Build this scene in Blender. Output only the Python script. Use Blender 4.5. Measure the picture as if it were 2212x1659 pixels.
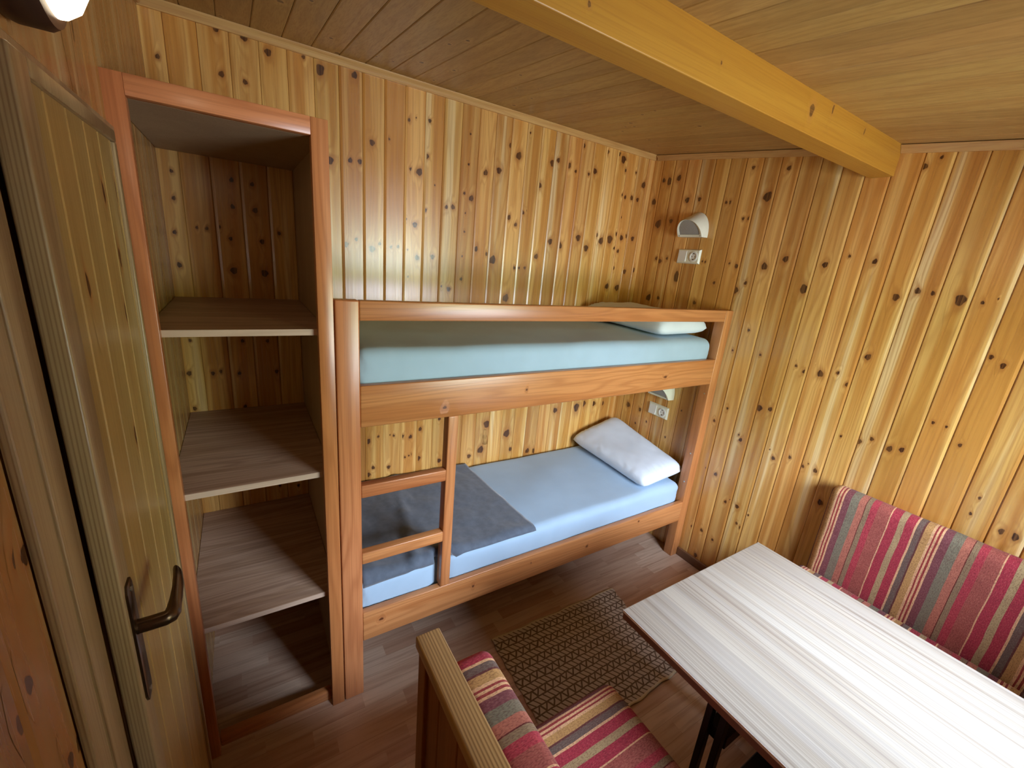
import bpy, bmesh, math, random
from mathutils import Vector, Matrix, noise
random.seed(7)
for o in list(bpy.data.objects): bpy.data.objects.remove(o)
SC=bpy.context.scene; COL=SC.collection

# ---------------------------------------------------------------- room numbers (metres)
W=2.06; D=.741; XL=-.448; YF=-2.10; HC=2.450; SL=.1042
def ceil_z(y): return HC-SL*(D-y)
WX0,WX1,WZ0,WZ1=.66,1.72,1.02,1.93      # window opening in the front wall

# ---------------------------------------------------------------- camera
FPX=914.26
cd=bpy.data.cameras.new('camera'); cam=bpy.data.objects.new('camera',cd); COL.objects.link(cam)
cd.sensor_fit='HORIZONTAL'; cd.sensor_width=36; cd.lens=FPX/2212*36; cd.clip_start=.02
R=Matrix(((0.84731207,0.07521215,-0.52574271),(-0.52355683,0.28448858,-0.80309059),(0.08916563,0.95572453,0.28042844)))
cam.matrix_world=Matrix.Translation((-.23064,-1.34395,1.73944))@R.to_4x4()
SC.camera=cam

# ---------------------------------------------------------------- exposure
vs=SC.view_settings; vs.view_transform='Standard'; vs.look='None'; vs.gamma=1; vs.use_curve_mapping=False
vs.exposure=0.27

# ---------------------------------------------------------------- node helpers
class NT:
    def __init__(s,tree): s.t=tree; s.n=tree.nodes; s.l=tree.links
    def node(s,typ,**kw):
        n=s.n.new(typ)
        for k,v in kw.items(): setattr(n,k,v)
        return n
    def put(s,sock,v):
        if isinstance(v,bpy.types.NodeSocket): s.l.new(v,sock)
        elif v is not None: sock.default_value=v
    def m(s,op,a,b=None,c=None,clamp=False):
        n=s.node('ShaderNodeMath',operation=op,use_clamp=clamp)
        s.put(n.inputs[0],a)
        if b is not None: s.put(n.inputs[1],b)
        if c is not None: s.put(n.inputs[2],c)
        return n.outputs[0]
    def comb(s,x,y,z):
        n=s.node('ShaderNodeCombineXYZ')
        for i,v in enumerate((x,y,z)): s.put(n.inputs[i],v)
        return n.outputs[0]
    def noise(s,v,scale=1,detail=2,rough=.5,dist=0):
        n=s.node('ShaderNodeTexNoise'); s.put(n.inputs['Vector'],v)
        n.inputs['Scale'].default_value=scale; n.inputs['Detail'].default_value=detail
        n.inputs['Roughness'].default_value=rough; n.inputs['Distortion'].default_value=dist
        return n.outputs['Fac']
    def mix(s,f,a,b,typ='MIX'):
        n=s.node('ShaderNodeMix',data_type='RGBA',blend_type=typ)
        s.put(n.inputs[0],f); s.put(n.inputs[6],a); s.put(n.inputs[7],b)
        return n.outputs[2]
    def sm(s,x,a,b):
        n=s.node('ShaderNodeMapRange',interpolation_type='SMOOTHSTEP')
        s.put(n.inputs[0],x); n.inputs[1].default_value=a; n.inputs[2].default_value=b
        return n.outputs[0]
def c4(c): return (c[0],c[1],c[2],1)
def srgb(r,g,b):
    f=lambda v:(v/255/12.92) if v/255<=.04045 else ((v/255+.055)/1.055)**2.4
    return (f(r),f(g),f(b))
def new_mat(name):
    m=bpy.data.materials.new(name); m.use_nodes=True; t=NT(m.node_tree)
    return m,t,m.node_tree.nodes['Principled BSDF']

# ---------------------------------------------------------------- world: overcast sky over green trees, seen through the window
wd=bpy.data.worlds.new('world'); SC.world=wd; wd.use_nodes=True
wt=NT(wd.node_tree); bg=wd.node_tree.nodes['Background']
tc=wt.node('ShaderNodeTexCoord'); sp=wt.node('ShaderNodeSeparateXYZ'); wt.l.new(tc.outputs['Generated'],sp.inputs[0])
hn=wt.noise(tc.outputs['Generated'],scale=5,detail=4)
hz=wt.m('ADD',sp.outputs[2],wt.m('MULTIPLY',wt.m('SUBTRACT',hn,.5),.25))
sky=wt.mix(wt.sm(hz,.15,.75),c4((.62,.70,.80)),c4((1.45,1.68,2.05)))
wcol=wt.mix(wt.sm(hz,.10,.17),c4((.26,.34,.14)),sky)                       # trees
wcol=wt.mix(wt.sm(hz,-.05,.0),c4((.50,.55,.62)),wcol)                      # pale terrace in front of them
wcol=wt.mix(wt.sm(hz,-.35,-.15),c4((.30,.32,.30)),wcol)
wt.l.new(wcol,bg.inputs[0]); bg.inputs[1].default_value=38.0
pl=bpy.data.lights.new('window_daylight','AREA'); pl.shape='RECTANGLE'; pl.size=WX1-WX0; pl.size_y=WZ1-WZ0
pl.cycles.is_portal=True
po=bpy.data.objects.new('window_daylight',pl); COL.objects.link(po)
po.location=((WX0+WX1)/2,YF-.07,(WZ0+WZ1)/2); po.rotation_euler=(math.radians(-90),0,math.pi)
po.rotation_euler=Vector((0,-1,0)).to_track_quat('Z','Y').to_euler()   # light's -Z looks into the room (+y)

# ---------------------------------------------------------------- materials
AX={'X':0,'Y':1,'Z':2}
def wood(name,light,mid,dark,grain='Z',across='X',pitch=0,phase=0,rough=.34,var=.22,band=.5,cont=.35,cn=9,seed=0,
         bandscale=13,knot=(.052,.016,.007),halo=(.40,.15,.035),spec=.5,sap=None,sapamt=0,bump=.04,coat=0,lin=22,fineamt=.34):
    m,t,b=new_mat(name)
    tc=t.node('ShaderNodeTexCoord'); sp=t.node('ShaderNodeSeparateXYZ'); t.l.new(tc.outputs['Object'],sp.inputs[0])
    g=sp.outputs[AX[grain]]; a=sp.outputs[AX[across]]
    o=sp.outputs[[i for i in range(3) if i not in (AX[grain],AX[across])][0]]
    if pitch:
        idn=t.m('FLOOR',t.m('DIVIDE',t.m('SUBTRACT',a,phase),pitch))
    else: idn=t.m('MULTIPLY',t.node('ShaderNodeObjectInfo').outputs['Random'],977.)
    wn=t.node('ShaderNodeTexWhiteNoise',noise_dimensions='1D'); t.l.new(t.m('ADD',idn,seed+.37),wn.inputs['W'])
    rs=t.node('ShaderNodeSeparateColor'); t.l.new(wn.outputs['Color'],rs.inputs[0])
    r1,r2,r3=rs.outputs[0],rs.outputs[1],rs.outputs[2]
    at=t.node('ShaderNodeAttribute',attribute_name='kn'); kn=at.outputs['Fac']
    a2=t.m('ADD',a,t.m('MULTIPLY',r1,7.3)); g2=t.m('ADD',g,t.m('MULTIPLY',r2,23.))
    def nz(sa,sg,detail=2,dist=0):
        return t.noise(t.comb(t.m('MULTIPLY',a2,sa),t.m('MULTIPLY',o,sa),t.m('MULTIPLY',g2,sg)),1,detail,.5,dist)
    bandn=nz(bandscale,.55,1)
    con=nz(10,.75,2,.3)
    ph=t.m('ADD',t.m('ADD',t.m('MULTIPLY',con,cn),t.m('MULTIPLY',a2,lin)),t.m('MULTIPLY',kn,1.8))
    s=t.m('ADD',t.m('MULTIPLY',t.m('SINE',t.m('MULTIPLY',ph,6.283)),.5),.5)
    s=t.m('POWER',s,2.2)
    fine=nz(260,4,2)
    col=t.mix(t.m('MULTIPLY',t.sm(bandn,.42,.60),band),c4(light),c4(mid))
    if sap is not None:
        col=t.mix(t.m('MULTIPLY',t.sm(t.m('ADD',bandn,t.m('MULTIPLY',r3,.1)),.44,.36),sapamt),col,c4(sap))
    col=t.mix(t.m('MULTIPLY',s,cont),col,c4(dark))
    col=t.mix(t.m('MULTIPLY',t.sm(fine,.42,.72),fineamt),col,c4(dark))
    bv=t.m('ADD',t.m('MULTIPLY',t.m('SUBTRACT',r3,.5),var*2),1.0)
    hv=t.node('ShaderNodeHueSaturation'); t.l.new(col,hv.inputs['Color']); t.l.new(bv,hv.inputs['Value'])
    t.l.new(t.m('ADD',.5,t.m('MULTIPLY',t.m('SUBTRACT',r1,.5),.008)),hv.inputs['Hue'])
    col=hv.outputs[0]
    col=t.mix(t.m('MULTIPLY',t.sm(kn,.22,.60),.62),col,c4(halo))
    kk=t.m('MULTIPLY',t.sm(kn,.56,.66),t.m('ADD',.72,t.m('MULTIPLY',t.sm(fine,.3,.7),.28)))
    col=t.mix(kk,col,c4(knot))
    t.l.new(col,b.inputs['Base Color'])
    b.inputs['Specular IOR Level'].default_value=spec
    t.l.new(t.m('ADD',rough-.04,t.m('MULTIPLY',fine,.10)),b.inputs['Roughness'])
    if coat: b.inputs['Coat Weight'].default_value=coat; b.inputs['Coat Roughness'].default_value=.12
    bp=t.node('ShaderNodeBump'); bp.inputs['Strength'].default_value=bump; bp.inputs['Distance'].default_value=.002
    t.l.new(t.m('ADD',fine,t.m('MULTIPLY',s,.4)),bp.inputs['Height']); t.l.new(bp.outputs[0],b.inputs['Normal'])
    return m
def plain(name,col,rough=.5,metal=0,spec=.5,nscale=0,namt=.1,bump=0,bscale=400,sheen=0):
    m,t,b=new_mat(name); b.inputs['Roughness'].default_value=rough; b.inputs['Metallic'].default_value=metal
    b.inputs['Specular IOR Level'].default_value=spec
    tc=t.node('ShaderNodeTexCoord')
    f=t.noise(tc.outputs['Object'],nscale or 30,3)
    c=t.mix(t.sm(f,.3,.7),c4([v*(1-namt) for v in col]),c4([min(1,v*(1+namt)) for v in col]))
    t.l.new(c,b.inputs['Base Color'])
    if sheen: b.inputs['Sheen Weight'].default_value=sheen; b.inputs['Sheen Roughness'].default_value=.5
    if bump:
        bp=t.node('ShaderNodeBump'); bp.inputs['Strength'].default_value=bump; bp.inputs['Distance'].default_value=.001
        t.l.new(t.noise(tc.outputs['Object'],bscale,2),bp.inputs['Height']); t.l.new(bp.outputs[0],b.inputs['Normal'])
    return m
PITCH=.0922
PINE=dict(light=(.79,.47,.145),mid=(.60,.275,.060),dark=(.42,.16,.032),sap=(.90,.66,.31),sapamt=.95,rough=.25,cont=.34,band=.95,bandscale=19,var=.15,spec=.75)
M={}
LEFTP=None
M['pine_back']=wood('varnished_pine_back',grain='Z',across='X',pitch=PITCH,phase=.167,seed=3,**PINE)
M['pine_right']=wood('varnished_pine_right',grain='Z',across='Y',pitch=.0915,phase=-.064,seed=11,**PINE)
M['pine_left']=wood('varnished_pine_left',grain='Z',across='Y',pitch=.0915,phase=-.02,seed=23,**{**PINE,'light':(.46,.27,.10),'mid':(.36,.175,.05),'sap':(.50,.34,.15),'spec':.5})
M['pine_front']=wood('varnished_pine_front',grain='Z',across='X',pitch=PITCH,phase=.05,seed=31,**PINE)
M['ceiling']=wood('ceiling_spruce',(.46,.290,.098),(.38,.222,.068),(.25,.130,.036),grain='Y',across='X',pitch=.1,phase=-.035,seed=5,
   rough=.42,var=.10,cont=.30,cn=7,knot=(.10,.05,.02),halo=(.52,.32,.13),spec=.35)
def stain(name,ax,ac,seed=0): return wood(name,(.63,.262,.098),(.52,.185,.060),(.34,.105,.032),grain=ax,across=ac,rough=.29,var=.06,cont=.40,cn=9,lin=30,band=.8,spec=.6,seed=seed,
   knot=(.10,.03,.012),halo=(.30,.10,.035))
M['stain_x']=stain('stained_pine_x','X','Z'); M['stain_z']=stain('stained_pine_z','Z','X'); M['stain_y']=stain('stained_pine_y','Y','X')
M['beam']=wood('beam_pine',(.50,.25,.030),(.45,.205,.022),(.34,.135,.016),grain='X',across='Z',rough=.4,var=.03,cont=.12,cn=4,band=.6,knot=(.14,.06,.015),halo=(.45,.2,.04))
M['trim_x']=wood('trim_pine_x',(.66,.40,.15),(.58,.32,.10),(.45,.2,.06),grain='X',across='Z',rough=.38,var=.08)
M['trim_y']=wood('trim_pine_y',(.60,.35,.13),(.52,.28,.09),(.42,.19,.06),grain='Y',across='Z',rough=.38,var=.08)
M['brown_y']=wood('brown_baseboard',(.20,.10,.05),(.17,.08,.04),(.10,.045,.022),grain='Y',across='Z',rough=.4,var=.05)
M['door_z']=wood('door_pine_z',(.42,.30,.145),(.35,.225,.10),(.20,.105,.042),grain='Z',across='X',rough=.34,var=.05,cont=.6,cn=3,lin=240)
M['door_y']=wood('door_pine_y',(.50,.33,.16),(.44,.27,.12),(.28,.15,.06),grain='Y',across='Z',rough=.38,var=.05,cont=.35,cn=10)
M['door_panel']=wood('door_panel_pine',(.46,.31,.105),(.38,.22,.06),(.26,.125,.033),grain='Z',across='Y',pitch=.0835,phase=-.205,seed=41,rough=.33,var=.10,cont=.2,sap=(.52,.39,.17),sapamt=.6)
M['cap_y']=wood('bench_cap_pine',(.66,.45,.20),(.58,.36,.14),(.26,.13,.045),grain='Y',across='X',rough=.34,var=.03,cont=.75,cn=3,lin=150,band=.4,knot=(.08,.03,.01))
M['bench_z']=wood('bench_panel_pine',(.40,.165,.055),(.34,.13,.04),(.24,.085,.03),grain='Z',across='Y',pitch=.09,phase=-.66,rough=.36,var=.08,cont=.2)
M['shelf']=wood('shelf_laminate',(.60,.41,.29),(.48,.31,.20),(.29,.17,.11),grain='X',across='Y',rough=.5,var=.05,cont=.45,cn=16,band=.8,bandscale=30)
M['shelf_edge']=wood('shelf_edge_band',(.62,.46,.35),(.55,.39,.28),(.42,.28,.2),grain='X',across='Z',rough=.45,var=.02)
M['panel_grey']=wood('cabinet_panel',(.46,.34,.20),(.40,.28,.16),(.30,.2,.1),grain='Z',across='Y',rough=.5,var=.04,cont=.1)
M['white']=plain('white_plastic',(.78,.77,.70),.35,namt=.02)
M['ivory']=plain('ivory_plastic',(.80,.79,.62),.35,namt=.02)
M['lens']=plain('frosted_grey_glass',(.33,.325,.30),.25,spec=.7,namt=.08,nscale=300,bump=.3,bscale=900)
M['dark_hole']=plain('dark_slot',(.02,.018,.015),.6)
M['bronze']=plain('brown_bronze_metal',(.10,.062,.035),.28,metal=.85,namt=.1)
M['screw']=plain('screw_steel',(.6,.58,.52),.3,metal=.9)
M['black']=plain('black_steel',(.006,.005,.005),.4)
M['lampbase']=plain('dark_brown_lamp_base',(.05,.022,.012),.4)
M['sheet']=plain('pale_blue_jersey_sheet',(.41,.565,.72),.85,spec=.2,nscale=6,namt=.03,bump=.15,bscale=700,sheen=.15)
M['pillow']=plain('white_cotton',(.78,.86,.94),.85,spec=.2,nscale=8,namt=.02,bump=.1,bscale=600)
M['blanket']=plain('dark_grey_fleece',(.115,.14,.18),.95,spec=.1,nscale=40,namt=.10,bump=.4,bscale=900,sheen=.35)
M['tbl_edge']=plain('dark_table_edge',(.17,.075,.045),.45)
M['tbl_lip']=plain('white_table_lip',(.80,.77,.72),.4)
def zebra():
    m,t,b=new_mat('pale_striped_laminate'); tc=t.node('ShaderNodeTexCoord'); sp=t.node('ShaderNodeSeparateXYZ'); t.l.new(tc.outputs['Object'],sp.inputs[0])
    def nz(sx,sy,d=2,di=0): return t.noise(t.comb(t.m('MULTIPLY',sp.outputs[0],sx),t.m('MULTIPLY',sp.outputs[1],sy),0.),1,d,.55,di)
    c=t.mix(t.sm(nz(16,.7,1),.35,.65),c4((.56,.52,.44)),c4((.48,.43,.355)))
    c=t.mix(t.m('MULTIPLY',t.sm(nz(62,.5,3,.1),.45,.70),.62),c,c4((.25,.195,.155)))
    c=t.mix(t.m('MULTIPLY',t.sm(nz(240,.7,2),.45,.70),.6),c,c4((.24,.19,.155)))
    c=t.mix(t.m('MULTIPLY',t.sm(nz(45,.9,1),.60,.35),.45),c,c4((.53,.51,.47)))
    c=t.mix(t.m('MULTIPLY',t.sm(nz(400,30,2),.5,.8),.10),c,c4((.3,.25,.2)))
    t.l.new(c,b.inputs['Base Color']); b.inputs['Roughness'].default_value=.42; b.inputs['Specular IOR Level'].default_value=.45
    return m
M['zebra']=zebra()
def laminate():
    m,t,b=new_mat('parquet_laminate'); tc=t.node('ShaderNodeTexCoord'); sp=t.node('ShaderNodeSeparateXYZ'); t.l.new(tc.outputs['Object'],sp.inputs[0])
    x,y=sp.outputs[0],sp.outputs[1]
    row=t.m('FLOOR',t.m('DIVIDE',y,.062))
    w1=t.node('ShaderNodeTexWhiteNoise',noise_dimensions='1D'); t.l.new(row,w1.inputs['W'])
    xs=t.m('ADD',t.m('DIVIDE',x,.34),t.m('MULTIPLY',w1.outputs['Value'],5.))
    cell=t.m('FLOOR',xs)
    w2=t.node('ShaderNodeTexWhiteNoise',noise_dimensions='2D'); t.l.new(t.comb(row,cell,0.),w2.inputs['Vector'])
    rs=t.node('ShaderNodeSeparateColor'); t.l.new(w2.outputs['Color'],rs.inputs[0])
    v=t.comb(t.m('ADD',t.m('MULTIPLY',x,2.2),t.m('MULTIPLY',rs.outputs[0],9.)),t.m('ADD',t.m('MULTIPLY',y,38.),t.m('MULTIPLY',rs.outputs[1],50.)),0.)
    n1=t.noise(v,1,3,.6,.6)
    c=t.mix(rs.outputs[2],c4((.50,.30,.20)),c4((.68,.50,.37)))
    c=t.mix(t.m('MULTIPLY',t.sm(n1,.40,.72),.6),c,c4((.33,.18,.11)))
    fy=t.m('FRACT',t.m('DIVIDE',y,.062)); ln=t.m('LESS_THAN',fy,.03)
    c=t.mix(t.m('MULTIPLY',ln,.35),c,c4((.14,.07,.04)))
    t.l.new(c,b.inputs['Base Color']); b.inputs['Roughness'].default_value=.36; b.inputs['Specular IOR Level'].default_value=.5
    return m
M['floor']=laminate()
def rugmat():
    m,t,b=new_mat('woven_geometric_rug'); uv=t.node('ShaderNodeAttribute',attribute_name='ruv'); sp=t.node('ShaderNodeSeparateXYZ'); t.l.new(uv.outputs['Vector'],sp.inputs[0])
    u,v=sp.outputs[0],sp.outputs[1]          # metres along / across
    ny=t.noise(t.comb(t.m('MULTIPLY',u,14.),t.m('MULTIPLY',v,14.),0.),1,2)
    wob=t.m('MULTIPLY',t.m('SUBTRACT',ny,.5),.012)
    rv=t.m('DIVIDE',t.m('ADD',v,wob),.0305); row=t.m('FLOOR',rv); fv=t.m('FRACT',rv)
    par=t.m('FLOOR',t.m('ADD',.5,t.m('FRACT',t.m('MULTIPLY',row,.5))))
    x=t.m('ADD',u,wob)
    def line(sl,per,w,off=0.):
        q=t.m('FRACT',t.m('ADD',t.m('DIVIDE',x,per),t.m('ADD',t.m('MULTIPLY',fv,sl),off)))
        dd=t.m('ABSOLUTE',t.m('SUBTRACT',q,.5)); return t.m('GREATER_THAN',dd,.5-w)
    zig=t.m('MAXIMUM',line(.5,.040,.11),line(-.5,.040,.11))
    dia=line(-.95,.026,.13)
    pick=t.m('ADD',t.m('MULTIPLY',zig,par),t.m('MULTIPLY',dia,t.m('SUBTRACT',1.,par)))
    hor=t.m('LESS_THAN',fv,.18)
    ink=t.m('MAXIMUM',pick,hor)
    # light selvedge at the two long ends
    ed=t.m('MAXIMUM',t.m('LESS_THAN',v,.009),t.m('GREATER_THAN',v,.512))
    ink=t.m('MULTIPLY',ink,t.m('SUBTRACT',1.,ed))
    fn=t.noise(t.comb(t.m('MULTIPLY',u,500.),t.m('MULTIPLY',v,500.),0.),1,2)
    base=t.mix(t.sm(fn,.3,.7),c4((.50,.42,.335)),c4((.62,.53,.435)))
    base=t.mix(ed,base,c4((.70,.60,.42)))
    c=t.mix(t.m('MULTIPLY',ink,.85),base,c4((.10,.055,.03)))
    t.l.new(c,b.inputs['Base Color']); b.inputs['Roughness'].default_value=.95; b.inputs['Specular IOR Level'].default_value=.1
    bp=t.node('ShaderNodeBump'); bp.inputs['Strength'].default_value=.5; bp.inputs['Distance'].default_value=.001
    t.l.new(fn,bp.inputs['Height']); t.l.new(bp.outputs[0],b.inputs['Normal'])
    return m
M['rug']=rugmat()
def stripes(name,phase,sign,period=.322):
    m,t,b=new_mat(name); tc=t.node('ShaderNodeTexCoord'); sp=t.node('ShaderNodeSeparateXYZ'); t.l.new(tc.outputs['Object'],sp.inputs[0])
    y=sp.outputs[1]
    wob=t.m('MULTIPLY',t.m('SUBTRACT',t.noise(tc.outputs['Object'],9,1),.5),.006)
    u=t.m('FRACT',t.m('ADD',t.m('DIVIDE',t.m('MULTIPLY',t.m('SUBTRACT',t.m('ADD',y,wob),phase),-float(sign)),period),.04))
    cream=srgb(232,188,142); red=srgb(160,62,62); mau=srgb(128,76,82); gg=srgb(128,126,106); sal=srgb(188,118,98); drk=srgb(104,44,42)
    olv=srgb(150,130,100); cri=srgb(184,66,80); ros=srgb(170,94,84); cr2=srgb(176,58,76); bei=srgb(182,160,118); gry=srgb(112,98,90); pur=srgb(104,60,58); tan=srgb(196,154,96)
    segs=[(.020,cream),(.018,red),(.020,cream),(.018,red),(.022,cream),(.075,mau),(.09,gg),(.075,sal),(.008,drk),(.05,olv),(.07,cri),(.13,ros),(.012,cream),(.09,cr2),(.065,bei),(.085,cr2),(.02,cream),(.055,gry),(.015,pur),(.07,tan)]
    tot=sum(s[0] for s in segs)
    cr=t.node('ShaderNodeValToRGB'); e=cr.color_ramp; e.interpolation='CONSTANT'; t.l.new(u,cr.inputs[0])
    p=0
    for i,(w,c) in enumerate(segs):
        if i==0: el=e.elements[0]; el.position=0
        elif i==1: el=e.elements[1]; el.position=p/tot
        else: el=e.elements.new(p/tot)
        el.color=c4(c); p+=w
    x,z=sp.outputs[0],sp.outputs[2]
    # woven slub: short weft dashes across each stripe
    v=t.comb(t.m('MULTIPLY',x,160.),t.m('MULTIPLY',y,420.),t.m('MULTIPLY',z,160.)); w1=t.noise(v,1,2)
    v2=t.comb(t.m('MULTIPLY',x,14.),t.m('MULTIPLY',y,14.),t.m('MULTIPLY',z,14.)); w2=t.noise(v2,1,2)
    c=t.mix(t.m('MULTIPLY',t.sm(w1,.45,.7),.5),cr.outputs[0],c4(srgb(96,50,46)))
    c=t.mix(t.m('MULTIPLY',t.sm(w1,.5,.25),.16),c,c4(srgb(220,180,140)))
    c=t.mix(t.m('MULTIPLY',t.sm(w2,.4,.7),.15),c,c4(srgb(110,50,50)))
    c=t.mix(1.,c,c4((1.0,.97,.97)),'MULTIPLY')
    t.l.new(c,b.inputs['Base Color']); b.inputs['Roughness'].default_value=.9; b.inputs['Specular IOR Level'].default_value=.15
    b.inputs['Sheen Weight'].default_value=.08
    bp=t.node('ShaderNodeBump'); bp.inputs['Strength'].default_value=.5; bp.inputs['Distance'].default_value=.001
    t.l.new(w1,bp.inputs['Height']); t.l.new(bp.outputs[0],b.inputs['Normal'])
    return m
def glassmat():
    m=bpy.data.materials.new('window_glass'); m.use_nodes=True; t=NT(m.node_tree); t.n.clear()
    o=t.node('ShaderNodeOutputMaterial'); tr=t.node('ShaderNodeBsdfTransparent'); gl=t.node('ShaderNodeBsdfGlossy'); gl.inputs['Roughness'].default_value=.02
    fr=t.node('ShaderNodeFresnel'); fr.inputs[0].default_value=1.45; mx=t.node('ShaderNodeMixShader')
    t.l.new(fr.outputs[0],mx.inputs[0]); t.l.new(tr.outputs[0],mx.inputs[1]); t.l.new(gl.outputs[0],mx.inputs[2]); t.l.new(mx.outputs[0],o.inputs[0])
    return m
M['glass']=glassmat()
def emis(name,col,st):
    m,t,b=new_mat(name); b.inputs['Base Color'].default_value=c4(col); b.inputs['Emission Color'].default_value=c4(col); b.inputs['Emission Strength'].default_value=st
    return m
M['glow']=emis('lit_lamp_glass',(1.0,.83,.58),5)

# ---------------------------------------------------------------- mesh helpers
def tagp(o,label=None,cat=None,group=None,kind=None):
    for k,v in (('label',label),('category',cat),('group',group),('kind',kind)):
        if v: o[k]=v
    return o
def mk(name,bm,mat,parent=None,smooth=False,loc=None,autos=None):
    """bm holds WORLD coordinates; they are moved into the object's (or its thing's) frame."""
    off=Vector((0,0,0))
    p=parent
    while p is not None: off+=Vector(p.location); p=p.parent
    if loc is not None and parent is None: off=Vector(loc)
    me=bpy.data.meshes.new(name)
    bmesh.ops.recalc_face_normals(bm,faces=bm.faces)
    if off.length>0: bmesh.ops.translate(bm,verts=bm.verts,vec=-off)
    bm.to_mesh(me); bm.free()
    for m_ in (mat if isinstance(mat,(list,tuple)) else [mat]): me.materials.append(m_)
    if smooth: 
        for p_ in me.polygons: p_.use_smooth=True
    if autos is not None:
        me.set_sharp_from_angle(angle=math.radians(autos))
    o=bpy.data.objects.new(name,me); COL.objects.link(o)
    if parent is not None: o.parent=parent
    elif loc is not None: o.location=loc
    return o
def thing(name,loc,label,cat,group=None):
    o=bpy.data.objects.new(name,None); o.empty_display_size=.1; COL.objects.link(o); o.location=loc
    return tagp(o,label,cat,group)
def _merge(bm,tmp):
    me=bpy.data.meshes.new('tmp'); tmp.to_mesh(me); tmp.free(); bm.from_mesh(me); bpy.data.meshes.remove(me)
def box(bm,x0,x1,y0,y1,z0,z1,bev=.002,seg=2,rot=None,mi=0):
    t=bmesh.new(); bmesh.ops.create_cube(t,size=1)
    for v in t.verts: v.co=Vector(((x0+x1)/2+v.co.x*(x1-x0),(y0+y1)/2+v.co.y*(y1-y0),(z0+z1)/2+v.co.z*(z1-z0)))
    if bev: bmesh.ops.bevel(t,geom=list(t.edges),offset=min(bev,.45*min(x1-x0,y1-y0,z1-z0)),segments=seg,profile=.5,affect='EDGES')
    if rot is not None:
        c=Vector(rot[0]); 
        for v in t.verts: v.co=c+rot[1]@(v.co-c)
    for f in t.faces: f.material_index=mi
    _merge(bm,t); return bm
def B(*a,**k): return box(bmesh.new(),*a,**k)
def prism(bm,pts,axis,a,b,bev=0,seg=2,mi=0):
    """extrude a polygon given in the plane across `axis`."""
    t=bmesh.new()
    def P(p,s):
        if axis=='x': return (s,p[0],p[1])
        if axis=='y': return (p[0],s,p[1])
        return (p[0],p[1],s)
    v0=[t.verts.new(P(p,a)) for p in pts]; v1=[t.verts.new(P(p,b)) for p in pts]; n=len(pts)
    t.faces.new(v0); t.faces.new(v1[::-1])
    for i in range(n): t.faces.new((v0[i],v0[(i+1)%n],v1[(i+1)%n],v1[i]))
    if bev: bmesh.ops.bevel(t,geom=list(t.edges),offset=bev,segments=seg,profile=.5,affect='EDGES')
    for f in t.faces: f.material_index=mi
    _merge(bm,t); return bm
def tube(bm,pts,rad,seg=14,cap=True,scale2=None):
    """swept tube through pts, radius list, optional flattening (radius along 2nd axis)."""
    pts=[Vector(p) for p in pts]; rings=[]; up=Vector((0,0,1)); prev=None
    for i,p in enumerate(pts):
        d=(pts[min(i+1,len(pts)-1)]-pts[max(i-1,0)]).normalized()
        if prev is None:
            u=up if abs(d.dot(up))<.9 else Vector((0,1,0)); a=d.cross(u).normalized()
        else: a=(prev-d*prev.dot(d)).normalized()
        prev=a; b_=d.cross(a); r=rad[i] if isinstance(rad,(list,tuple)) else rad
        r2=(scale2[i] if scale2 else r)
        rings.append([bm.verts.new(p+a*r*math.cos(q*2*math.pi/seg)+b_*r2*math.sin(q*2*math.pi/seg)) for q in range(seg)])
    for A,C in zip(rings,rings[1:]):
        for q in range(seg): bm.faces.new((A[q],A[(q+1)%seg],C[(q+1)%seg],C[q]))
    if cap: bm.faces.new(rings[0][::-1]); bm.faces.new(rings[-1])
    return bm
def rbox(x0,x1,y0,y1,z0,z1,r,step=.03,fn=None):
    """soft rounded box made of a fine grid, fn moves each vertex."""
    lo=(x0,y0,z0); hi=(x1,y1,z1)
    def axis(a,b):
        rr=min(r,(b-a)/2*.98); q=[a,a+rr*.08,a+rr*.25,a+rr*.5,a+rr*.75,a+rr]; n=max(1,int((b-a-2*rr)/step))
        mid=[a+rr+(b-a-2*rr)*i/n for i in range(1,n)]; e=[b-rr,b-rr*.75,b-rr*.5,b-rr*.25,b-rr*.08,b]
        return q+mid+e
    A=[axis(lo[i],hi[i]) for i in range(3)]
    bm=bmesh.new(); vd={}
    def V(i,j,k):
        key=(i,j,k)
        if key not in vd:
            p=Vector((A[0][i],A[1][j],A[2][k])); c=Vector([min(max(p[q],lo[q]+min(r,(hi[q]-lo[q])/2*.98)),hi[q]-min(r,(hi[q]-lo[q])/2*.98)) for q in range(3)])
            d=p-c
            if d.length>1e-9:
                mx=max(abs(d.x),abs(d.y),abs(d.z)); p=c+d.normalized()*mx
            if fn: p=fn(p)
            vd[key]=bm.verts.new(p)
        return vd[key]
    n=[len(a)-1 for a in A]
    for i in range(n[0]):
        for j in range(n[1]):
            bm.faces.new((V(i,j,0),V(i,j+1,0),V(i+1,j+1,0),V(i+1,j,0))); bm.faces.new((V(i,j,n[2]),V(i+1,j,n[2]),V(i+1,j+1,n[2]),V(i,j+1,n[2])))
    for i in range(n[0]):
        for k in range(n[2]):
            bm.faces.new((V(i,0,k),V(i+1,0,k),V(i+1,0,k+1),V(i,0,k+1))); bm.faces.new((V(i,n[1],k),V(i,n[1],k+1),V(i+1,n[1],k+1),V(i+1,n[1],k)))
    for j in range(n[1]):
        for k in range(n[2]):
            bm.faces.new((V(0,j,k),V(0,j,k+1),V(0,j+1,k+1),V(0,j+1,k))); bm.faces.new((V(n[0],j,k),V(n[0],j+1,k),V(n[0],j+1,k+1),V(n[0],j,k+1)))
    return bm

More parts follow.
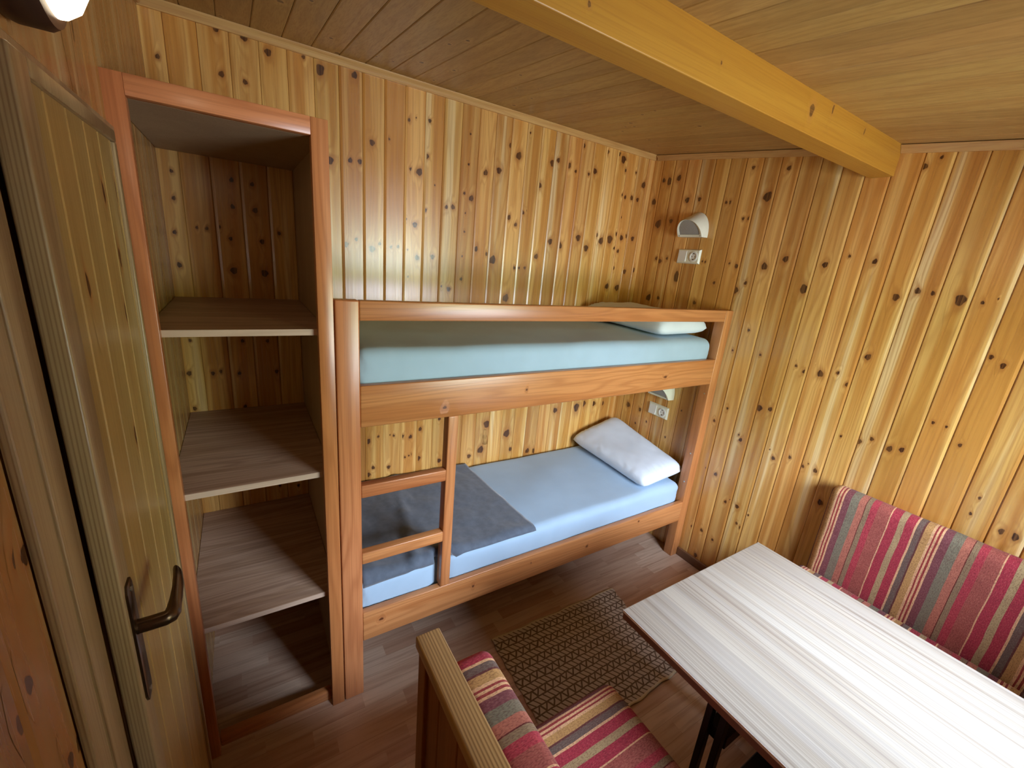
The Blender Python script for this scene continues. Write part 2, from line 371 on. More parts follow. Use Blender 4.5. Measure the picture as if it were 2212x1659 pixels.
# boarded surface: profile across u, extruded along v; knots are slightly raised patches carrying the 'kn' attribute
def boards(bm,kl,u0,u1,pitch,phase,place,v0,v1,strip=.0095,depth=.0032,lip=.004):
    k=math.ceil((u0-phase)/pitch-1e-6); us=[]
    edges=[]
    g=phase+k*pitch
    prof=[(u0,0)]
    while g<u1:
        if g>u0+.01 and g<u1-.012:
            prof+=[(g-lip,0),(g-.0008,-depth*.8),(g-.0006,-depth*2.2),(g+.0006,-depth*2.2),(g+.0008,-depth*.8),(g+.0008+strip*.35,-depth*.48),(g+strip,0)]
            edges.append(g)
        g+=pitch
    prof.append((u1,0))
    a=[bm.verts.new(place(u,v0(u),d)) for u,d in prof]; b=[bm.verts.new(place(u,v1(u),d)) for u,d in prof]
    for i in range(len(prof)-1): bm.faces.new((a[i],a[i+1],b[i+1],b[i]))
    ed=[u0-.01]+edges+[u1+.01]
    for (ku,kv,ra,rb) in kl:
        lo=max([e for e in ed if e<=ku] or [u0]); hi=min([e for e in ed if e>ku] or [u1])
        lo+=strip+.0004; hi-=lip+.0004
        if hi-lo<.01 or ku<u0 or ku>u1: continue
        ku=min(max(ku,lo+.001),hi-.001)
        knot_patch(bm,ku,kv,ra,rb,lo,hi,place,v1)
    return bm
def knot_patch(bm,ku,kv,ra,rb,lo,hi,place,v1=None):
    ra*=1.12; rb*=1.12
    kn=bm.verts.layers.float.get('kn') or bm.verts.layers.float.new('kn')
    NR=[0,.2,.34,.42,.55,.75,1.0]; seg=20; rings=[]
    ang=random.uniform(-.35,.35); off=random.uniform(.00018,.0003)
    tail=random.uniform(1.1,2.6)*(1 if random.random()<.6 else 1.0)
    for r in NR:
        ring=[]
        for q in range(1 if r==0 else seg):
            th=q*2*math.pi/seg; wv=1+.10*math.sin(3*th+ang*9)+.06*math.sin(5*th+ang*20)
            f=r/.40
            du=math.cos(th)*ra*f*wv; dv=math.sin(th)*rb*f*wv
            if r>.45: dv*=(1+(r-.45)*tail)
            u=ku+du*math.cos(ang)-dv*math.sin(ang)*.4; v=kv+dv
            u=min(max(u,lo),hi)
            if v1: v=min(v,v1(u)-.002)
            vv=bm.verts.new(place(u,max(v,.003),off)); vv[kn]=1-r; ring.append(vv)
        rings.append(ring)
    for q in range(seg):
        bm.faces.new((rings[0][0],rings[1][q],rings[1][(q+1)%seg]))
        for A,C in zip(rings[1:],rings[2:]): 
            try: bm.faces.new((A[q],C[q],C[(q+1)%seg],A[(q+1)%seg]))
            except ValueError: pass
KB=[(0.229,2.400,0.0105,0.0115),(0.125,2.069,0.0125,0.0138),(0.206,2.084,0.0085,0.0093),(0.246,2.086,0.0085,0.0094),(0.298,2.170,0.0100,0.0110),(0.372,2.199,0.0040,0.0044),(0.459,2.293,0.0060,0.0066),(0.492,2.309,0.0025,0.0028),(0.556,2.311,0.0065,0.0072),(0.538,2.164,0.0090,0.0099),(0.472,2.096,0.0060,0.0066),(0.512,2.091,0.0130,0.0143),(0.590,2.047,0.0030,0.0033),(0.547,1.930,0.0065,0.0072),(0.654,1.958,0.0075,0.0083),(0.689,1.963,0.0095,0.0104),(0.454,1.879,0.0035,0.0039),(0.497,1.858,0.0100,0.0110),(0.763,2.301,0.0040,0.0044),(0.762,2.168,0.0045,0.0050),(0.747,2.035,0.0060,0.0066),(0.786,2.017,0.0115,0.0127),(0.758,1.944,0.0035,0.0039),(0.758,1.855,0.0045,0.0050),(0.753,1.734,0.0040,0.0044),(0.754,1.619,0.0070,0.0077),(0.686,1.564,0.0100,0.0110),(0.645,1.577,0.0040,0.0044),(0.591,1.718,0.0095,0.0105),(0.512,1.708,0.0100,0.0110),(0.464,1.741,0.0025,0.0028),(0.417,1.751,0.0060,0.0066),(0.384,1.746,0.0055,0.0061),(0.331,1.756,0.0060,0.0066),(0.296,1.730,0.0120,0.0132),(0.227,1.765,0.0065,0.0072),(0.182,1.739,0.0100,0.0110),(0.468,1.615,0.0030,0.0033),(0.858,2.147,0.0110,0.0121),(0.934,2.170,0.0125,0.0137),(0.992,2.296,0.0090,0.0099),(1.045,2.259,0.0150,0.0165),(1.104,2.378,0.0045,0.0049),(1.189,2.142,0.0125,0.0138),(1.014,1.955,0.0105,0.0116),(1.061,1.924,0.0085,0.0093),(1.094,1.991,0.0090,0.0099),(1.119,2.004,0.0055,0.0060),(0.829,1.777,0.0110,0.0121),(0.896,1.757,0.0080,0.0088),(0.934,1.730,0.0180,0.0198),(1.078,1.697,0.0075,0.0083),(1.108,1.699,0.0060,0.0066),(1.147,1.702,0.0070,0.0077),(1.217,1.770,0.0120,0.0132),(1.037,1.529,0.0175,0.0192),(1.305,1.860,0.0135,0.0149),(1.370,1.846,0.0160,0.0176),(1.264,2.264,0.0140,0.0154),(1.301,2.285,0.0100,0.0110),(1.379,2.273,0.0120,0.0132),(1.466,1.929,0.0135,0.0149),(1.510,1.901,0.0155,0.0170),(1.581,1.848,0.0155,0.0171),(1.465,2.390,0.0095,0.0105),(1.574,2.277,0.0125,0.0138),(1.529,2.254,0.0070,0.0077),(1.431,2.252,0.0065,0.0072),(1.652,2.395,0.0090,0.0099),(1.786,2.378,0.0170,0.0187),(1.737,2.401,0.0095,0.0105),(1.817,2.323,0.0075,0.0082),(1.907,2.326,0.0060,0.0066),(1.989,2.268,0.0155,0.0170),(1.823,2.187,0.0075,0.0082),(1.845,2.176,0.0090,0.0099),(1.903,2.180,0.0115,0.0127),(1.957,2.177,0.0105,0.0115),(1.650,1.932,0.0095,0.0104),(1.695,1.902,0.0170,0.0187),(1.768,1.918,0.0200,0.0220),(1.824,1.955,0.0090,0.0099),(1.867,1.937,0.0130,0.0143),(1.904,1.950,0.0105,0.0116),(1.967,1.942,0.0120,0.0132),(1.817,1.869,0.0065,0.0071),(1.853,1.854,0.0090,0.0099),(1.837,2.057,0.0055,0.0060),(1.830,1.747,0.0090,0.0099),(1.942,1.731,0.0125,0.0137),(2.022,1.746,0.0130,0.0143),(2.062,1.729,0.0200,0.0220),(2.104,1.736,0.0105,0.0115),(1.802,1.629,0.0145,0.0159),(1.895,1.624,0.0165,0.0182),(-0.237,2.421,0.0090,0.0099),(-0.153,2.420,0.0105,0.0116),(-0.232,2.284,0.0080,0.0090),(-0.160,2.278,0.0070,0.0077),(-0.080,2.394,0.0100,0.0110),(0.040,2.413,0.0055,0.0060),(0.096,2.387,0.0160,0.0176),(0.228,2.403,0.0105,0.0115),(-0.410,2.288,0.0060,0.0070),(0.272,0.765,0.0120,0.0132),(0.325,0.785,0.0055,0.0061),(0.407,0.778,0.0055,0.0060),(0.387,0.785,0.0030,0.0033),(0.451,0.767,0.0080,0.0088),(0.500,0.757,0.0090,0.0099),(0.554,0.795,0.0095,0.0104),(0.542,0.617,0.0125,0.0138),(0.676,0.579,0.0110,0.0121),(0.471,0.638,0.0050,0.0055),(0.503,0.649,0.0055,0.0061),(0.666,0.842,0.0075,0.0083),(0.978,0.768,0.0190,0.0209),(0.493,0.644,0.0040,0.0044),(1.128,0.684,0.0200,0.0225),(0.947,0.602,0.0190,0.0209),(0.870,0.572,0.0110,0.0121),(1.168,0.568,0.0115,0.0127),(1.360,0.524,0.0150,0.0165),(1.304,0.533,0.0140,0.0154),(1.499,0.798,0.0150,0.0165),(1.685,0.798,0.0200,0.0275),(1.743,0.820,0.0185,0.0203),(1.844,0.810,0.0150,0.0165),(1.921,0.802,0.0135,0.0148),(0.273,0.571,0.0100,0.0120),(0.381,0.595,0.0085,0.0094),(0.298,0.608,0.0080,0.0090),(-0.411,1.936,0.0050,0.0055),(-0.414,1.845,0.0055,0.0070),(-0.424,1.726,0.0060,0.0070),(-0.422,1.608,0.0070,0.0090),(-0.355,1.750,0.0040,0.0050),(-0.324,1.750,0.0050,0.0060),(-0.291,1.760,0.0045,0.0050),(-0.230,1.936,0.0070,0.0080),(-0.234,1.840,0.0070,0.0080),(-0.250,1.720,0.0060,0.0070),(-0.249,1.598,0.0110,0.0121),(-0.163,1.931,0.0065,0.0072),(-0.159,1.836,0.0085,0.0094),(-0.143,1.719,0.0075,0.0090),(-0.142,1.594,0.0115,0.0130),(-0.080,1.758,0.0055,0.0070),(-0.419,1.316,0.0045,0.0060),(-0.241,1.310,0.0060,0.0070),(-0.150,1.308,0.0055,0.0070),(-0.431,1.027,0.0060,0.0080),(-0.253,1.018,0.0060,0.0070),(-0.142,0.601,0.0050,0.0070),(-0.063,0.583,0.0050,0.0070),(-0.435,1.180,0.0075,0.0090),(-0.356,1.175,0.0060,0.0080),(-0.328,1.182,0.0045,0.0070),(-0.263,1.170,0.0060,0.0070),(-0.123,1.169,0.0065,0.0080)]
KR=[(-0.103,1.823,0.0145,0.0160),(-0.197,1.863,0.0120,0.0132),(-0.317,1.730,0.0175,0.0193),(-0.376,1.846,0.0105,0.0116),(-0.462,1.888,0.0050,0.0060),(-0.559,1.870,0.0080,0.0100),(-0.668,1.733,0.0105,0.0130),(-0.729,1.765,0.0090,0.0110),(-0.776,1.761,0.0060,0.0080),(-0.859,1.745,0.0140,0.0190),(-0.918,1.743,0.0050,0.0060),(-0.953,1.761,0.0020,0.0030),(-0.025,1.732,0.0080,0.0088),(0.026,1.690,0.0150,0.0165),(0.090,1.828,0.0050,0.0055),(0.046,1.815,0.0095,0.0105),(0.156,1.719,0.0065,0.0072),(0.240,1.828,0.0050,0.0055),(0.259,1.830,0.0045,0.0050),(-0.104,1.492,0.0060,0.0066),(-0.195,1.378,0.0055,0.0061),(-0.376,1.365,0.0055,0.0061),(-0.428,1.347,0.0085,0.0094),(-0.486,1.355,0.0120,0.0140),(-0.458,1.387,0.0025,0.0030),(-0.553,1.377,0.0060,0.0070),(-0.601,1.335,0.0075,0.0090),(-0.642,1.473,0.0100,0.0120),(-0.043,1.368,0.0045,0.0050),(-0.260,1.103,0.0140,0.0154),(-0.314,1.115,0.0095,0.0105),(-0.093,1.042,0.0055,0.0061),(-0.034,0.945,0.0070,0.0077),(-0.191,0.920,0.0045,0.0050),(-0.207,0.896,0.0090,0.0099),(-0.365,0.908,0.0030,0.0033),(-0.392,0.870,0.0080,0.0090),(-0.465,0.909,0.0060,0.0080),(-0.531,0.891,0.0060,0.0070),(-0.550,0.914,0.0025,0.0030),(-0.586,0.894,0.0080,0.0100),(-0.640,1.098,0.0040,0.0050),(-0.710,1.102,0.0080,0.0110),(-0.749,1.130,0.0065,0.0080),(-0.816,1.113,0.0090,0.0120),(-0.854,1.125,0.0075,0.0100),(-0.913,1.270,0.0045,0.0060),(-0.953,1.268,0.0035,0.0050),(-1.007,1.213,0.0050,0.0070),(-0.993,1.557,0.0060,0.0080),(-1.029,1.533,0.0065,0.0100),(-0.059,0.647,0.0040,0.0044),(-0.119,0.638,0.0090,0.0099),(-0.213,0.507,0.0075,0.0083),(-0.245,0.534,0.0035,0.0040),(-0.282,0.516,0.0095,0.0104),(-0.645,0.753,0.0105,0.0130),(0.598,2.288,0.0180,0.0198),(0.644,2.298,0.0105,0.0116),(0.533,2.301,0.0135,0.0149),(0.444,2.172,0.0130,0.0143),(0.361,2.172,0.0095,0.0105),(0.695,2.176,0.0150,0.0165),(0.630,2.042,0.0200,0.0226),(0.535,2.057,0.0105,0.0116),(0.189,2.145,0.0070,0.0077),(0.168,2.144,0.0080,0.0088),(0.070,2.058,0.0065,0.0071),(0.036,2.059,0.0080,0.0088),(-0.033,2.160,0.0190,0.0209),(0.076,2.306,0.0075,0.0082),(0.059,2.309,0.0060,0.0066),(-0.105,2.283,0.0090,0.0099),(-0.664,2.257,0.0050,0.0060),(-0.621,2.230,0.0090,0.0100),(0.414,1.729,0.0200,0.0297),(0.157,1.717,0.0070,0.0077),(0.256,1.592,0.0095,0.0105),(0.604,1.581,0.0175,0.0193),(0.525,1.588,0.0090,0.0099),(0.595,1.832,0.0095,0.0105),(0.563,1.816,0.0110,0.0121),(0.513,1.835,0.0070,0.0077),(-1.191,0.949,0.0065,0.0110),(-1.226,0.948,0.0075,0.0140),(-1.109,1.041,0.0035,0.0060),(-1.104,0.971,0.0040,0.0060),(-0.118,0.253,0.0085,0.0094),(-0.196,0.237,0.0065,0.0072),(-0.351,0.502,0.0040,0.0050),(-0.057,0.268,0.0045,0.0050),(0.188,0.928,0.0050,0.0055),(0.434,0.760,0.0055,0.0061),(0.265,0.715,0.0050,0.0055),(0.614,0.822,0.0150,0.0165),(0.505,0.823,0.0110,0.0121),(0.524,0.715,0.0060,0.0066)]
KL=[(-0.818,1.274,0.0080,0.0120),(-0.847,1.257,0.0080,0.0120),(-0.756,1.107,0.0080,0.0120),(-0.783,1.113,0.0080,0.0120),(-0.778,1.401,0.0080,0.0120),(-0.761,1.392,0.0080,0.0120)]
KD=[(-0.311,1.787,0.0070,0.0140),(-0.207,1.795,0.0070,0.0140),(-0.497,1.650,0.0070,0.0140),(-0.269,1.680,0.0070,0.0140),(-0.294,1.581,0.0070,0.0140),(-0.190,1.587,0.0070,0.0140),(-0.162,1.693,0.0070,0.0140),(-0.379,1.369,0.0070,0.0140)]

# ================================================================ THE ROOM
def struct(o): o['kind']='structure'; return o
RX=lambda a:Matrix.Rotation(a,3,'X'); RY=lambda a:Matrix.Rotation(a,3,'Y'); RZ=lambda a:Matrix.Rotation(a,3,'Z')
T=.08
# floor
bm=B(XL-T,W+T,YF-T,D+T,-.06,0,bev=0); struct(mk('floor',bm,M['floor']))
# back wall
def rnd_knots(kl,u0,u1,v0,v1,n,sd,avoid=None):
    rr=random.Random(sd); out=list(kl)
    for _ in range(n):
        u=rr.uniform(u0,u1); v=rr.uniform(v0,v1)
        if avoid and avoid(u,v): continue
        r=rr.choice([.004,.006,.008,.010,.012]); out.append((u,v,r,r*1.3))
    return out
bm=bmesh.new(); bm.verts.layers.float.new('kn')
kb=rnd_knots(KB,0,W,.02,.5,24,1)
boards(bm,kb,XL,W,PITCH,.167,lambda u,v,d:(u,D-d*1.0,v),lambda u:0.,lambda u:HC)
box(bm,XL-T,W+T,D+.008,D+T,0,HC+.05,bev=0)
struct(mk('wall_back',bm,M['pine_back']))
# right wall (the boards' top follows the sloping ceiling)
bm=bmesh.new(); bm.verts.layers.float.new('kn')
kr=rnd_knots(KR,-2.0,-1.35,.5,2.1,14,2); kr=rnd_knots(kr,-.6,.6,.06,.42,6,8)
boards(bm,kr,YF,D,.0915,-.064,lambda u,v,d:(W-d*1.0,u,v),lambda u:0.,ceil_z)
prism(bm,[(YF-T,0),(D+.008,0),(D+.008,HC+.05),(YF-T,ceil_z(YF)+.03)],'x',W+.008,W+T)
struct(mk('wall_right',bm,M['pine_right']))
# left wall
bm=bmesh.new(); bm.verts.layers.float.new('kn')
kl=[(a,b,.007,.011) for a,b,_,_ in KL]+[(-.30,2.19,.005,.03),(-.24,2.10,.004,.028),(-.16,2.06,.005,.02),(-.06,2.22,.006,.012),(.25,.9,.006,.02),(.5,1.6,.006,.02)]
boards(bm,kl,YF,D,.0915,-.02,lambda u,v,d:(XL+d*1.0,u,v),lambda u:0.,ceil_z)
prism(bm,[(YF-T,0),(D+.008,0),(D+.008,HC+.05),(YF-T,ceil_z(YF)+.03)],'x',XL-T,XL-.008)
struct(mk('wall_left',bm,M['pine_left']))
# front wall with the window opening
bm=bmesh.new(); zt=ceil_z(YF)+.02
for (a,b,c,d_) in ((XL,WX0,0,zt),(WX1,W,0,zt),(WX0,WX1,0,WZ0),(WX0,WX1,WZ1,zt)):
    box(bm,a,b,YF-T,YF,c,d_,bev=0)
struct(mk('wall_front',bm,M['pine_front']))
# ceiling boards run down the slope
bm=bmesh.new(); bm.verts.layers.float.new('kn')
rr=random.Random(12); kc=[]
for _ in range(150):
    r=rr.choice([.0035,.005,.006,.008]); kc.append((rr.uniform(XL,W),rr.uniform(-1.6,.72),r,r*1.1))
boards(bm,kc,XL,W,.1,-.035,lambda u,v,d:(u,v,ceil_z(v)+d*-1.0),lambda u:YF,lambda u:D,strip=.004,depth=.002,lip=.002)
prism(bm,[(YF-T,ceil_z(YF-T)+.008),(D+T,ceil_z(D+T)+.008),(D+T,ceil_z(D+T)+.08),(YF-T,ceil_z(YF-T)+.08)],'x',XL-T,W+T)
struct(mk('ceiling',bm,M['ceiling']))
# crown trims
bm=bmesh.new(); z=HC
prism(bm,[(D,z-.030),(D-.008,z-.030),(D-.013,z-.024),(D-.016,z-.014),(D-.023,z-.010),(D-.026,z-.003),(D,z)],'x',XL+.001,W-.001)
struct(mk('trim_1',bm,M['trim_x'],smooth=True,autos=50))
bm=bmesh.new()
def sloped(bm,prof,y0,y1):
    a=[bm.verts.new((x,y0,ceil_z(y0)+dz)) for x,dz in prof]; b=[bm.verts.new((x,y1,ceil_z(y1)+dz)) for x,dz in prof]; n=len(prof)
    bm.faces.new(a); bm.faces.new(b[::-1])
    for i in range(n): bm.faces.new((a[i],a[(i+1)%n],b[(i+1)%n],b[i]))
pr=[(W,-.030),(W-.008,-.030),(W-.013,-.024),(W-.016,-.014),(W-.023,-.010),(W-.026,-.003),(W,0)]
sloped(bm,pr,-.449,D-.027); sloped(bm,pr,YF,-.533)
struct(mk('trim_2',bm,M['trim_y'],smooth=True,autos=50))
bm=bmesh.new(); pr=[(XL,-.030),(XL+.008,-.030),(XL+.013,-.024),(XL+.016,-.014),(XL+.023,-.010),(XL+.026,-.003),(XL,0)]
sloped(bm,pr,-.449,D-.027); sloped(bm,pr,YF,-.533)
struct(mk('trim_3',bm,M['trim_y'],smooth=True,autos=50))
# baseboards
struct(mk('baseboard_right',B(W-.016,W,-.664,-.001,0,.055,bev=.004),M['brown_y']))
struct(mk('baseboard_back',B(.002,W-.018,D-.014,D,0,.055,bev=.004),M['brown_y']))
# ceiling beam
bm=bmesh.new(); bm.verts.layers.float.new('kn')
prism(bm,[(-.532,2.203),(-.449,2.203),(-.449,ceil_z(-.449)+.004),(-.532,ceil_z(-.532)+.004)],'x',XL,W,bev=.0025)
pl_=lambda u,v,d:(u,-.532-d,max(v,2.2065))
for k in ((1.317,2.268,.012,.016),(1.443,2.300,.005,.012),(1.70,2.290,.004,.010),(.84,2.262,.003,.004),(.40,2.24,.004,.005)): knot_patch(bm,*k,k[0]-.06,k[0]+.06,pl_)
pb_=lambda u,v,d:(u,max(v,-.5285),2.203-d)
for k in ((.62,-.468,.014,.006),(.80,-.457,.005,.004),(.33,-.47,.018,.008),(.95,-.46,.006,.004),(1.28,-.46,.004,.003)): knot_patch(bm,k[0],k[1],k[2],k[3],k[0]-.08,k[0]+.08,pb_,lambda u:-.449)
tagp(mk('ceiling_beam',bm,M['beam'],loc=(XL,-.49,2.203)),'square golden pine beam crossing under the boarded ceiling','beam')

# window behind the camera, over the table's far end
w1=mk('window_1',B(WX0,WX1,YF-.05,YF-.02,WZ0,WZ0+.05,bev=.003),M['door_z']); struct(w1)
bm=bmesh.new(); box(bm,WX0,WX1,YF-.05,YF-.02,WZ1-.05,WZ1,bev=.003); box(bm,WX0,WX0+.05,YF-.05,YF-.02,WZ0+.05,WZ1-.05,bev=.003); box(bm,WX1-.05,WX1,YF-.05,YF-.02,WZ0+.05,WZ1-.05,bev=.003)
mk('window_frame',bm,M['door_z'],w1)
mk('window_pane',B(WX0+.05,WX1-.05,YF-.038,YF-.034,WZ0+.05,WZ1-.05,bev=0),M['glass'],w1)

# door in the left wall
DX=-.410; DY0,DY1,DZT=-.642,-.176,1.906
d1=bmesh.new()
box(d1,XL+.013,DX,DY0,-.592,.006,DZT,bev=.004,seg=3)              # lock stile
box(d1,XL+.013,DX,-.592,DY1,1.884,DZT,bev=.003)
box(d1,XL+.013,DX,-.192,DY1,.006,1.884,bev=.003)
box(d1,XL+.013,DX,-.592,-.192,.006,.12,bev=.003)
d1=mk('door_1',d1,M['door_z'],smooth=True,autos=40); struct(d1)
bm=bmesh.new(); bm.verts.layers.float.new('kn')
boards(bm,[(a,b,.006,.016) for a,b,_,_ in KD],-.593,-.191,.0835,-.205,lambda u,v,d:(DX-.006+d*1.0,u,v),lambda u:.12,lambda u:1.885,strip=.007,depth=.004,lip=.002)
box(bm,XL+.013,DX-.018,-.593,-.191,.12,1.885,bev=0)
mk('door_panel',bm,M['door_panel'],d1)
bm=bmesh.new()
box(bm,XL+.0005,-.437,-.755,-.645,0,1.938,bev=.003); box(bm,XL+.0005,-.4335,-.712,-.686,0,1.920,bev=.002)
box(bm,XL+.0005,-.437,-.645,-.002,1.909,1.938,bev=.002); box(bm,XL+.0005,-.437,-.172,-.002,0,1.909,bev=.002)
mk('door_casing',bm,M['door_z'],d1)
hd=bmesh.new()
prism(hd,[(-.632,1.013),(-.626,1.000),(-.604,1.000),(-.598,1.013),(-.598,1.213),(-.604,1.226),(-.626,1.226),(-.632,1.213)],'x',DX-.002,DX+.0035,bev=.001)
hd=mk('door_handle',hd,M['bronze'],d1,smooth=True,autos=40)
bm=bmesh.new(); tube(bm,[(DX,-.615,1.140),(DX+.008,-.615,1.140)],[.0125,.0105],20)
tube(bm,[(DX+.003,-.615,1.140),(DX+.020,-.615,1.140),(DX+.0375,-.615,1.141),(DX+.0435,-.612,1.141),(DX+.0465,-.603,1.142),(DX+.0475,-.585,1.143),(DX+.048,-.560,1.144),(DX+.047,-.535,1.145),(DX+.044,-.510,1.147),(DX+.042,-.503,1.148)],[.0112,.0112,.0114,.0112,.0100,.0080,.0070,.0066,.0058,.0035],18,scale2=[.0112,.0112,.0114,.0122,.0138,.0155,.0170,.0175,.0160,.0110])
mk('door_lever',bm,M['bronze'],hd,smooth=True,autos=60)
for z in (1.014,1.212):
    bm=bmesh.new(); tube(bm,[(DX+.003,-.615,z),(DX+.0052,-.615,z)],.004,12)
    mk('door_screw',bm,M['screw'],hd,smooth=True,autos=40)

# ================================================================ WARDROBE (open, built in beside the bunk)
wb=thing('open_wardrobe',(-.225,.36,0),'tall open wardrobe niche with reddish frame and three shelves, left of the bunk','wardrobe')
wt_=2.047
mk('post',B(-.0465,-.0035,0,.030,0,wt_,bev=.0015),M['stain_z'],wb,smooth=True,autos=40)
mk('post',B(XL-.001,-.411,0,.030,0,wt_,bev=.0015),M['stain_z'],wb,smooth=True,autos=40)
mk('top_rail',B(-.411,-.0465,0,.030,2.004,wt_,bev=.0015),M['stain_x'],wb,smooth=True,autos=40)
mk('sill_board',B(-.411,-.0465,.032,.060,.0,.048,bev=.004),M['stain_x'],wb,smooth=True,autos=40)
mk('side_panel',B(-.018,-.0035,.030,D-.001,0,2.02,bev=.001),M['panel_grey'],wb)
mk('top_panel',B(XL+.001,-.018,.030,D-.001,2.004,2.02,bev=.001),M['panel_grey'],wb)
for z in (1.489,1.013,.530):
    s=mk('shelf',B(XL+.001,-.019,.028,D-.001,z-.019,z,bev=.001),M['shelf'],wb)
    mk('edge_band',B(XL+.0015,-.0195,.0265,.0285,z-.0188,z-.0004,bev=.0004),M['shelf_edge'],s)
    mk('shelf_bracket',prism(bmesh.new(),[(.06,z-.020),(.40,z-.020),(.40,z-.030),(.075,z-.045)],'x',-.034,-.0185),M['panel_grey'],s)

# ================================================================ BUNK BED
bb=thing('bunk_bed',(1.03,.36,0),'reddish pine bunk bed with guard rail and front ladder','bunk bed')
P0,P1=0.0,2.058; PD=.045
def st(name,*a,mat='stain_x',bev=.004,par=None,**k): return mk(name,B(*a,bev=bev,seg=3,**k),M[mat],par or bb,smooth=True,autos=50)
st('post',P0,.0705,0,PD,0,1.580,mat='stain_z')
rp=st('post',1.9925,P1,0,.060,0,1.580,mat='stain_z')
for z in (1.10,.72,.53):
    bm=bmesh.new(); tube(bm,[(1.9935,.022,z),(1.9905,.022,z)],.0045,12)
    mk('bolt_head',bm,M['screw'],rp,smooth=True,autos=40)
st('guard_rail',.0705,1.9925,0,.030,1.518,1.580)
def rail(z0_,z1_,kn_):
    bm=bmesh.new(); bm.verts.layers.float.new('kn'); box(bm,.0705,1.9925,0,.030,z0_,z1_,bev=.004,seg=3)
    for k in kn_: knot_patch(bm,*k,k[0]-.07,k[0]+.07,lambda u,v,d:(u,-d,v),lambda u:z1_-.005)
    return mk('side_rail',bm,M['stain_x'],bb,smooth=True,autos=50)
rail(1.163,1.307,[(.367,1.203,.007,.005),(.723,1.240,.004,.004),(1.583,1.235,.010,.005)])
rail(.265,.397,[(.14,.343,.008,.005),(.543,.340,.005,.005),(.854,.352,.003,.003),(1.214,.330,.007,.006),(1.60,.372,.005,.004)])
lp=st('ladder_post',.385,.4265,0,.045,.3965,1.164,mat='stain_z')
st('ladder_rung',.070,.386,0,.034,.897,.945); st('ladder_rung',.070,.386,0,.034,.621,.668)
for z in (1.190,.338):
    mk('bed_base',B(.003,2.055,.031,D-.002,z,z+.018,bev=.001),M['panel_grey'],bb)
for z in (1.15,.29):
    mk('wall_cleat',B(.003,2.055,D-.032,D-.002,z,z+.040 if z>1 else z+.048,bev=.001),M['stain_x'],bb)
    mk('end_board',B(P0+.003,P0+.022,PD+.001,D-.033,z,z+.040 if z>1 else z+.048,bev=.001),M['stain_y'],bb)
    mk('end_board',B(P1-.020,P1-.001,.061,D-.033,z,z+.040 if z>1 else z+.048,bev=.001),M['stain_y'],bb)

# mattresses in fitted sheets
def mattress(label,x0,x1,y0,y1,z0,z1,indent=False,sd=0):
    def fn(p):
        q=Vector(p); n=noise.noise(Vector((p.x*3.1,p.y*3.3,sd)))*.006+noise.noise(Vector((p.x*9,p.y*7,sd+p.z*6)))*.0022
        top=max(0,(p.z-(z0+z1)/2)/((z1-z0)/2)); q.z+=n*top
        q.z+=.010*top*math.exp(-((p.y-.4)/.25)**2)-.004*top
        fr=max(0,1-(p.y-y0)/.05)
        q.y-=fr*(.004*noise.noise(Vector((p.x*5,sd,p.z*9)))+.0015*noise.noise(Vector((p.x*34,sd,p.z*5))))
        if indent:
            w=math.exp(-((p.x-.400)/.040)**4); q.y+=fr*w*.020
            if p.y<y0+.16: q.z-=w*.010*top*max(0,1-(p.y-y0)/.16)
        # sheet gathers near the corners
        for cx in (x0,x1):
            k=max(0,1-abs(p.x-cx)/.16); q.y-=fr*k*.0035*math.sin((p.x-cx)*190+p.z*60)
        return q
    o=mk('mattress',rbox(x0,x1,y0,y1,z0,z1,.042,.02,fn),M['sheet'],loc=((x0+x1)/2,(y0+y1)/2,z0),smooth=True)
    return tagp(o,label,'mattress')
mattress('mattress in pale blue sheet on the upper bunk',.062,1.985,.0335,D-.006,1.2085,1.418,sd=3)
mattress('mattress in pale blue sheet on the lower bunk, under the grey blanket',.060,1.985,.0335,D-.006,.3565,.518,indent=True,sd=9)

